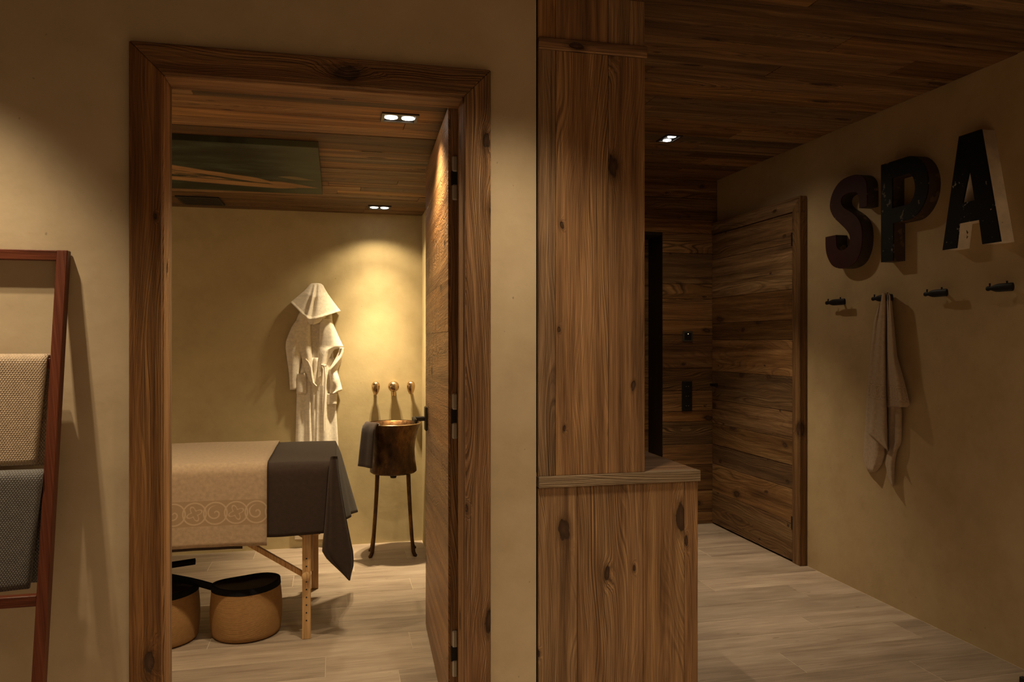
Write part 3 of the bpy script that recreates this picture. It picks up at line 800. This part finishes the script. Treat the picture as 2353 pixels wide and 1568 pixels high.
# ------------------------------------------------------------------ wash basin on three legs
BX, BY = .355, 4.862
bs = empty('wash_basin', (BX, BY, 0), 'flared patinated copper wash basin on thin legs in the corner', 'basin')
lathe('bowl', [(.0, .508), (.06, .508), (.135, .516), (.147, .525), (.146, .545), (.137, .60), (.134, .66), (.138, .71), (.150, .77), (.168, .822), (.171, .828), (.169, .831), (.163, .826), (.146, .78), (.132, .70), (.12, .62), (.08, .575), (0, .57)], (BX, BY, 0), mcopper, bs, seg=48, cap=False)
bm = bmesh.new()
add_lathe(bm, [(.1715, .8275), (.1725, .830), (.170, .8325), (.166, .832)], (BX, BY, 0), seg=48, cap=False)
soft(from_bm('rim', bm, mbronze, bs))
for a in (205, 322, 30, 150):
    dx, dy = math.cos(rad(a)), math.sin(rad(a))
    pts = [(BX + dx * r, BY + dy * r, z) for r, z in ((.112, .525), (.118, .40), (.128, .25), (.140, .10), (.150, .03), (.160, .010), (.172, .008))]
    tube('leg', pts, [.013, .012, .011, .011, .012, .012, .008], mcopper, bs)
lathe('drain', [(.0, -.028), (.018, -.024), (.022, -.010), (.018, .0), (.018, .012)], (BX, BY, .505), mdarkiron, bs)
# small towel over the rim
bm = bmesh.new()
nd = Vector((-.83, -.56, 0)).normalized(); td = Vector((nd.y, -nd.x, 0))
prf = [(.135, .76), (.147, .80), (.163, .834), (.174, .843), (.185, .837), (.193, .80), (.200, .74), (.207, .68), (.213, .62), (.218, .575)]
def bt(s, t):
    i = t * (len(prf) - 1); k = min(int(i), len(prf) - 2); q = i - k
    r = prf[k][0] + (prf[k + 1][0] - prf[k][0]) * q; z = prf[k][1] + (prf[k + 1][1] - prf[k][1]) * q
    wdt = .055 + .012 * t
    p = Vector((BX, BY, 0)) + nd * (r + .002 * math.sin(s * 9) * t) + td * (s - .5) * 2 * wdt
    rr_ = (Vector((p.x - BX, p.y - BY))).length
    if t < .5:
        p += Vector((p.x - BX, p.y - BY, 0)).normalized() * (r - rr_)
    return (p.x, p.y, z)
add_grid(bm, 14, 24, bt, lambda s, t: (s * .1, t * .4))
tag(sheet('hand_towel', bm, mbrown, thick=.012), 'small dark brown hand towel hung over the rim of the copper basin', 'towel')
# taps on the wall
def tap(x, z, lab, spout=False):
    o = empty('tap', (x, YB, z), lab, 'tap', 'bronze taps above the basin')
    if spout:
        lathe('knob', [(0, .088), (.015, .086), (.028, .078), (.036, .062), (.0365, .05), (.030, .034), (.018, .022), (.016, 0)], (x, YB, z), mbronze, o, (0, -1, -.05), 32)
        tube('outlet', [(x, YB - .050, z - .028), (x, YB - .056, z - .052), (x, YB - .060, z - .066)], [.017, .013, .011], mbronze, o)
    else:
        bm = bmesh.new()
        add_lathe(bm, [(0, .036), (.014, .0335), (.0235, .024), (.0275, .008), (.0265, -.010), (.021, -.030), (.014, -.046), (.007, -.053), (0, -.055)], (x, YB - .052, z), (0, -.12, 1), 32)
        soft(from_bm('knob', bm, mbronze, o))
        lathe('stem', [(.010, 0), (.010, .045)], (x, YB, z - .002), mbronze, o, (0, -1, 0), 16)
    return o
tap(.256, 1.046, 'left bronze egg shaped tap handle on the wall above the basin')
tap(.373, 1.050, 'round bronze spout between the two tap handles above the basin', True)
tap(.488, 1.046, 'right bronze egg shaped tap handle nearest the open door')

# ------------------------------------------------------------------ hooded robe on the back wall
rb = empty('bathrobe', (-.13, YB, 1.1), 'white waffle bathrobe with hood hanging on the massage room back wall', 'robe')
def cw(u, v, d): return P(u, v, Y=YB - d)
def relief(name, rows, n, m_, depth, base, fold, mat, parent):
    b = bmesh.new(); add_relief(b, rows, cw, n, m_, depth, base, fold)
    bmesh.ops.recalc_face_normals(b, faces=b.faces)
    return sheet(name, b, mat, parent, thick=0)
def add_shell(bm, uvfun, conv, n, m_, dfun, back):
    uvl = bm.loops.layers.uv.verify()
    F, B = [], []
    for j in range(m_ + 1):
        fr, br = [], []
        for i in range(n + 1):
            u, v = uvfun(i / n, j / m_)
            fr.append(bm.verts.new(conv(u, v, dfun(i / n, j / m_)))); br.append(bm.verts.new(conv(u, v, back)))
        F.append(fr); B.append(br)
    def uv(fc):
        for lp in fc.loops:
            c = lp.vert.co; lp[uvl].uv = (c.x + c.y, c.z)
        fc.smooth = True
    for j in range(m_):
        for i in range(n):
            uv(bm.faces.new((F[j][i], F[j][i + 1], F[j + 1][i + 1], F[j + 1][i]))); uv(bm.faces.new((B[j][i + 1], B[j][i], B[j + 1][i], B[j + 1][i + 1])))
        for i in (0, n): uv(bm.faces.new((F[j][i], F[j + 1][i], B[j + 1][i], B[j][i])))
    for j in (0, m_):
        for i in range(n): uv(bm.faces.new((F[j][i], F[j][i + 1], B[j][i + 1], B[j][i])))
def along(pl, s):
    i = min(int(s * (len(pl) - 1)), len(pl) - 2); q = s * (len(pl) - 1) - i
    p0 = pl[max(i - 1, 0)]; p1 = pl[i]; p2 = pl[i + 1]; p3 = pl[min(i + 2, len(pl) - 1)]
    return tuple(.5 * (2 * b_ + (c_ - a_) * q + (2 * a_ - 5 * b_ + 4 * c_ - d_) * q * q + (3 * b_ - a_ - 3 * c_ + d_) * q ** 3) for a_, b_, c_, d_ in zip(p0, p1, p2, p3))
relief('back', [(715, 692, 762), (745, 690, 765), (800, 690, 765), (900, 684, 772), (1000, 682, 773)], 12, 20, .004, .006, None, mwaffle, rb)
SK = [(822, 694, 768), (850, 690, 770), (880, 683, 771), (930, 681, 772), (1012, 679, 777), (1100, 678, 779), (1240, 677, 781)]
relief('skirt', SK, 60, 40, .022, .012, lambda s, t: .012 * math.sin(s * 19 + 1.1 * math.sin(t * 2)) * min(1, .3 + t * 3) - .022 * math.exp(-((s - .44 + .08 * (1 - t)) / .035) ** 2), mwaffle, rb)
LP_ = [(718, 688, 712), (735, 681, 713), (760, 671, 714), (775, 668, 714), (790, 677, 715), (820, 692, 717), (850, 700, 719), (872, 707, 723), (889, 720, 728)]
relief('front_panel', LP_, 20, 30, .030, .020, lambda s, t: .006 * math.sin(s * 7 + t * 4), mwaffle, rb)
RP_ = [(733, 735, 762), (750, 734, 768), (775, 733, 779), (790, 732, 786), (798, 731, 790), (803, 731, 770), (812, 730, 762), (825, 730, 757), (850, 729, 748), (868, 729, 742)]
relief('front_panel', RP_, 24, 40, .040, .018, lambda s, t: .005 * math.sin(s * 8 + t * 5), mwaffle, rb)
SL = [(738, 679, 690), (752, 670, 690), (768, 663, 690), (785, 657, 692), (800, 656, 694), (830, 660, 692), (860, 664, 687), (893, 666, 682), (896, 666, 681)]
relief('sleeve', SL, 16, 34, .030, .016, lambda s, t: .004 * math.sin(s * 6 + t * 9), mwaffle, rb)
SR = [(799, 780, 790), (810, 777, 789), (822, 771, 786), (838, 762, 781), (850, 755, 776), (858, 756, 776), (870, 757, 780), (885, 758, 784), (897, 757, 787), (905, 757, 771)]
relief('sleeve', SR, 16, 44, .042, .020, lambda s, t: .007 * math.sin(s * 5 + t * 16), mwaffle, rb)
HT = [(710, 655), (715, 652), (722, 651), (730, 651), (737, 652), (743, 656)]
HH = [(667, 695), (681, 709), (697, 725), (712, 735), (735, 731), (760, 723), (783, 715)]
def hood_uv(s, t):
    a, b = along(HT, s), along(HH, s)
    k = t ** 1.18
    return a[0] + (b[0] - a[0]) * k, a[1] + (b[1] - a[1]) * t
def hood_d(s, t):
    d = .030 + (.045 + .030 * t) * math.sin(math.pi * s) ** .8 * min(1, .25 + t * 2)
    d += .012 * math.exp(-((s - .44) / .05) ** 2) * min(1, t * 3)
    d -= .024 * math.exp(-((s - .57 + .06 * t) / .05) ** 2) * min(1, t * 2)
    d -= .008 * math.exp(-((s - .33) / .05) ** 2) * min(1, t * 2)
    if t > .93: d += .007
    return d
b = bmesh.new(); add_shell(b, hood_uv, cw, 48, 40, hood_d, .012); bmesh.ops.recalc_face_normals(b, faces=b.faces)
sheet('hood', b, mwaffle, rb, thick=0)
relief('collar', [(728, 700, 750), (735, 704, 744), (742, 708, 735), (746, 712, 724)], 16, 8, .045, .030, None, mwaffle, rb)
for pts in ([(702, 826), (708, 832), (714, 846), (716, 866), (719, 880), (727, 888)], [(742, 838), (746, 842), (748, 870), (746, 920), (744, 960), (744, 990)], [(740, 842), (743, 850), (741, 872), (740, 886)], [(738, 838), (745, 842), (750, 840)]):
    b = bmesh.new(); add_tube(b, [cw(u, v, .062) for u, v in pts], .006, 10)
    b.loops.layers.uv.verify()
    x = from_bm('belt', b, mwaffle, rb); soft(x)
POK = [(862, 682, 704), (925, 681, 703)]
b = bmesh.new(); add_relief(b, [(858, 681, 704), (905, 681, 704)], cw, 12, 10, .012, .032, None); bmesh.ops.recalc_face_normals(b, faces=b.faces)
sheet('pocket', b, mwaffle, rb, thick=0)
b = bmesh.new(); add_relief(b, [(905, 752, 775), (930, 752, 774)], cw, 12, 10, .012, .034, None); bmesh.ops.recalc_face_normals(b, faces=b.faces)
sheet('pocket', b, mwaffle, rb, thick=0)

# ------------------------------------------------------------------ towel ladder
ld = empty('towel_ladder', (-1.0, 2.2, 0), 'red-brown wooden towel ladder leaning on the plaster wall left of the doorway', 'ladder')
def yl(z): return 2.381 - .161 * (1.606 - z)
def stile(x0, x1):
    b = bmesh.new(); hd = .0155
    vs_ = []
    for z in (0.0, 1.606):
        for x, y in ((x0, -hd), (x1, -hd), (x1, hd), (x0, hd)): vs_.append(b.verts.new((x, yl(z) + y, z)))
    for f in ((0, 1, 2, 3), (4, 5, 6, 7), (0, 1, 5, 4), (1, 2, 6, 5), (2, 3, 7, 6), (3, 0, 4, 7)): b.faces.new([vs_[i] for i in f])
    bmesh.ops.bevel(b, geom=b.edges[:], offset=.002, segments=1, affect='EDGES')
    return from_bm('stile', b, wred, ld)
stile(-.765, -.737); stile(-1.27, -1.242)
RUNG = [1.591, 1.288, .978, .668]
wredx = wood('red_brown_rung', 'x', dark=(.085, .022, .010), mid=(.115, .030, .013), light=(.15, .042, .018), knotc=(.06, .018, .008), kprob=0., ringamt=.15, bump=.0002, var=.05, grey=0., rough=.42)
for z in RUNG:
    box('rung', (-1.243, yl(z) - .012, z - .0145), (-.764, yl(z) + .012, z + .0145), wredx, ld, bev=.002)
def hung(name, z, x0, x1, zf, zbk, mat, flare, th=.010, seed=0):
    bm = bmesh.new(); y0 = yl(z); r = .020
    path = [(y0 - r - .003, zf)] + [(y0 - r - .003 + .003 * k / 18, zf + (z - zf) * k / 18) for k in range(1, 19)]
    path += [(y0 - r * math.cos(a), z + .002 + r * math.sin(a)) for a in [math.pi * k / 10 for k in range(1, 10)]]
    path += [(y0 + r, z - (z - zbk) * k / 8) for k in range(0, 9)]
    n = len(path) - 1; ln = [0.]
    for a, b in zip(path, path[1:]): ln.append(ln[-1] + math.hypot(b[0] - a[0], b[1] - a[1]))
    def f(s, t):
        i = round(t * n); y, zz = path[i]
        k = max(0, (z - zz) / (z - zf)) if t < .6 else 0
        x = x0 + (x1 - flare * k - x0) * s
        y -= k * (.006 + .005 * math.sin(s * 9 + seed))
        zz += k * .003 * math.sin(s * 5 + seed)
        return (x, y, zz)
    add_grid(bm, 30, n, f, lambda s, t: (x0 + (x1 - x0) * s, ln[round(t * n)]))
    return sheet(name, bm, mat, thick=th)
tag(hung('towel', RUNG[1], -1.21, -.771, 1.017, 1.005, mcream, .022, seed=.5), 'cream woven cotton towel over the upper rung of the towel ladder', 'towel', 'ladder towels')
tag(hung('towel', RUNG[2], -1.20, -.764, .690, .695, mgrey, .030, seed=2), 'charcoal grey woven towel over the lower rung of the towel ladder', 'towel', 'ladder towels')

# ------------------------------------------------------------------ the letters S P A on the right wall
def chips(name, base, chip, thr, sc=38., rough=.35):
    t = NT(name)
    tc = t.n('ShaderNodeTexCoord').outputs['Object']
    n = t.noise(tc, sc, 3, .6); n2 = t.noise(tc, sc * .25, 2)
    f = t.mr(t.math('ADD', t.math('MULTIPLY', n, .7), t.math('MULTIPLY', n2, .3)), thr, thr + .03, 0, 1, True)
    n3 = t.noise(tc, 14, 4)
    c0 = t.mix(n3, tuple(x * .6 for x in base), tuple(x * 1.4 for x in base))
    t.bump(t.math('SUBTRACT', n3, f), .001, .5)
    return t.out(t.mix(f, c0, chip), rough, .25)
mS = chips('maroon_paint', (.042, .010, .010), (.20, .15, .12), .66, rough=.6)
mSs = chips('rusted_sheet', (.050, .036, .026), (.22, .15, .08), .60, 20, .5)
mP = chips('black_paint_worn', (.004, .004, .0045), (.13, .12, .10), .60, 34, .6)
mPs = chips('brown_rusted_sheet', (.055, .034, .022), (.10, .065, .04), .58, 24, .55)
mA = chips('black_paint_gloss', (.004, .004, .0045), (.34, .31, .27), .625, 40, .6)
mAs = chips('white_enamel', (.80, .72, .62), (.10, .06, .04), .67, 34, .4)
def letter(name, loops, mface, mside, lab):
    o = empty(name, (XR, sum(p[0] for p in loops[0]) / len(loops[0]), min(p[1] for p in loops[0])), lab, 'letter', 'wall letters')
    def mk(nm, x0, x1, mat, faces=True):
        cu = bpy.data.curves.new(nm, 'CURVE'); cu.dimensions = '2D'; cu.fill_mode = 'BOTH'; cu.extrude = (x1 - x0) / 2
        for lp in loops:
            sp = cu.splines.new('POLY'); sp.points.add(len(lp) - 1); sp.use_cyclic_u = True
            for q, (y, z) in zip(sp.points, lp): q.co = (-y, z, 0, 1)
        tmp = bpy.data.objects.new('tmp', cu); COL.objects.link(tmp)
        C.view_layer.update()
        me = bpy.data.meshes.new_from_object(tmp.evaluated_get(C.evaluated_depsgraph_get()))
        bpy.data.objects.remove(tmp); bpy.data.curves.remove(cu)
        # curve plane (-y, z) -> world
        for v in me.vertices:
            a, b_, c_ = v.co; v.co = ((x0 + x1) / 2 - c_, -a, b_)
        me.materials.clear(); me.name = nm
        return link_mesh(nm, me, mat, o)
    mk('face', 2.684, 2.691, mface); mk('return', 2.6905, XR - .0005, mside)
    return o
def arc(cy, cz, ry, rz, a0, a1, n=18):
    return [(cy - ry * math.cos(rad(a0 + (a1 - a0) * k / n)), cz + rz * math.sin(rad(a0 + (a1 - a0) * k / n))) for k in range(n + 1)]
A_out = [(2.915, 1.763), (2.822, 2.255), (2.703, 2.255), (2.606, 1.763), (2.697, 1.763), (2.714, 1.870), (2.820, 1.870), (2.836, 1.763)]
A_in = [(2.801, 1.958), (2.737, 1.958), (2.763, 2.098)]
P_out = [(3.314, 1.748), (3.314, 2.240)] + arc(3.135, 2.087, .134, .153, 90, -90, 24) + [(3.229, 1.934), (3.229, 1.748)]
P_in = [(3.235, 2.008), (3.235, 2.158)] + arc(3.135, 2.083, .052, .075, 90, -90, 14)
def s_outline():
    # runs between the corners of the two terminals, smoothed; a to the right, b up
    runs = [[(.337, .305), (.337, .40), (.325, .445), (.28, .480), (.212, .490), (.13, .480), (.07, .44), (.04, .388), (.038, .34), (.07, .29), (.12, .250), (.17, .21), (.200, .175),
             (.203, .140), (.185, .112), (.143, .097), (.105, .110), (.090, .140), (.088, .190)],
            [(-.003, .190), (-.002, .13), (.012, .081), (.05, .03), (.10, .006), (.150, 0), (.21, .008), (.256, .032), (.288, .08), (.300, .135), (.296, .20), (.27, .25), (.22, .29),
             (.16, .325), (.135, .35), (.13, .375), (.15, .395), (.20, .402), (.25, .395), (.272, .375), (.278, .345), (.278, .305)]]
    out = []
    for r in runs:
        n = (len(r) - 1) * 3
        out += [along(r, k / n) for k in range(n + 1)]
    return [(3.757 - a, 1.745 + b) for a, b in out]
letter('letter_s', [s_outline()], mS, mSs, 'maroon metal letter S, leftmost of the three wall letters')
letter('letter_p', [P_out, P_in], mP, mPs, 'black worn metal letter P between the S and the A')
letter('letter_a', [A_out, A_in], mA, mAs, 'black letter A with white sides, largest looking and nearest the frame edge')

# ------------------------------------------------------------------ wall hooks and the hanging towel
def hook(u0, u1, v, lab):
    XH = 2.705
    a = P(u0, v + 3, X=XH); e = P(u1, v, X=XH)
    L = a.y - e.y; z = (a.z + e.z) / 2; y = e.y
    o = empty('wall_hook', (XR, y + L * .4, z), lab, 'hook', 'black wall hooks under the letters')
    lathe('body', [(.0, 0), (.0165, 0), (.0175, .003), (.0175, L * .50), (.0165, L * .62), (.013, L * .72), (.009, L * .80), (.0085, L * .84), (.0105, L * .90), (.0105, L * .95), (.007, L), (0, L)], (XH, y, z), mblack, o, (0, 1, 0), 24)
    hb_ = o.children[0]
    for v_ in hb_.data.vertices: v_.co.x *= .42
    bm = bmesh.new()
    add_lathe(bm, [(.0075, 0), (.0075, XR - XH), ], (XH, y + L * .42, z - .002), (1, 0, 0), 14)
    add_lathe(bm, [(.012, XR - XH - .004), (.012, XR - XH)], (XH, y + L * .42, z - .002), (1, 0, 0), 20)
    from_bm('bracket', bm, mblack, o)
    tube('pin', [(XH, y + L * .86, z + .006), (XH, y + L * .86, z + .022)], [.003, .004], mblack, o, 8)
    tube('pin', [(XH, y + L * .22, z + .014), (XH, y + L * .22, z + .026)], [.003, .004], mblack, o, 8)
hook(1897, 1941, 693.5, 'black wall hook below the S, empty, nearest the plank door')
hook(2003, 2050, 684, 'black wall hook carrying the beige towel')
hook(2123, 2176, 673, 'empty black wall hook between the towel and the frame edge hook')
hook(2266, 2328, 660, 'empty black wall hook below the A, nearest the frame edge')
def ch(u, v, d): return P(u, v, X=XR - d)
tw = bmesh.new()
T1 = [(674, 2026, 2038), (680, 2023, 2038), (720, 2020, 2037), (777, 2015, 2036), (863, 2008, 2037), (927, 2003, 2038), (975, 1998, 2039), (997, 1995, 2040), (1010, 2010, 2040), (1025, 2028, 2040), (1037, 2039, 2041)]
T2 = [(674, 2036, 2044), (680, 2036, 2048), (745, 2037, 2055), (819, 2037, 2062), (879, 2037, 2079), (930, 2038, 2091), (936, 2039, 2085)]
T3 = [(690, 2022, 2028), (736, 2008, 2026), (800, 2001, 2022), (863, 1995, 2018), (959, 1989, 2012), (1010, 1986, 2034), (1048, 1984, 2033), (1070, 1988, 2026), (1086, 1996, 2012)]
T4 = [(900, 2038, 2064), (946, 2040, 2073), (1015, 2040, 2072), (1022, 2040, 2070), (1034, 2040, 2062), (1065, 2034, 2056), (1100, 2041, 2055), (1119, 2050, 2054)]
add_relief(tw, T3, ch, 14, 40, .020, .010, lambda s, t: .006 * math.sin(s * 9 + t * 3))
add_relief(tw, T4, ch, 14, 30, .020, .014, lambda s, t: .006 * math.sin(s * 8 + t * 4))
add_relief(tw, T1, ch, 18, 44, .045, .024, lambda s, t: .012 * math.sin(s * 7 + .6 + t * 1.5) * (.4 + t))
add_relief(tw, T2, ch, 18, 44, .050, .024, lambda s, t: .012 * math.sin(s * 8 + 2 + t * 1.2) * (.5 + t) - .02 * math.exp(-((s - .45) / .12) ** 2) * max(0, 1 - t * 3))
bmesh.ops.recalc_face_normals(tw, faces=tw.faces)
tag(sheet('towel', tw, mlinen2, thick=0), 'beige towel hanging in folds from the wall hook below the letters', 'towel', 'towels')

# ------------------------------------------------------------------ switch, sockets, thing at the frame's corner
sw = empty('light_switch', (2.513, 5.135, 1.384), 'small square dark light switch on the plank end wall, above the sockets', 'switch')
box('frame', (2.474, 5.124, 1.346), (2.552, 5.1345, 1.422), plain('switch_grey', (.06, .06, .052), .5), sw, bev=.003)
box('rocker', (2.486, 5.119, 1.358), (2.540, 5.125, 1.410), mblack, sw, bev=.002)
lathe('indicator', [(.0, .003), (.003, .002), (.003, 0)], (2.512, 5.119, 1.402), emit('indicator', (1, .8, .4), 1.2), sw, (0, -1, 0), 10)
so = empty('wall_socket', (2.508, 5.135, .946), 'tall dark triple wall socket plate on the plank end wall, below the switch', 'socket')
box('frame', (2.468, 5.124, .838), (2.548, 5.1345, 1.054), mblack, so, bev=.003)
for k in range(3):
    zc = 1.017 - k * .071
    lathe('insert', [(.019, .0), (.019, .0035), (.0165, .0035), (.0165, -.003), (0, -.003)], (2.508, 5.1235, zc), mblack, so, (0, -1, 0), 20, cap=False)
    bm = bmesh.new()
    for dx in (-.0095, .0095): add_lathe(bm, [(.0028, 0), (.0028, .002)], (2.508 + dx, 5.1235, zc), (0, -1, 0), 8)
    from_bm('contact', bm, msteel, so)
cb = empty('block', (2.69, 2.38, 0), 'small pale block on the floor by the right wall, cut off at the frame corner', 'block')
box('body', (2.650, 2.30, .0015), (2.735, 2.465, .030), plain('pale_stone', (.42, .37, .30), .6, nz=.1), cb, bev=.003)
box('side_strip', (2.630, 2.30, .0015), (2.6495, 2.468, .024), mblack, cb, bev=.002)
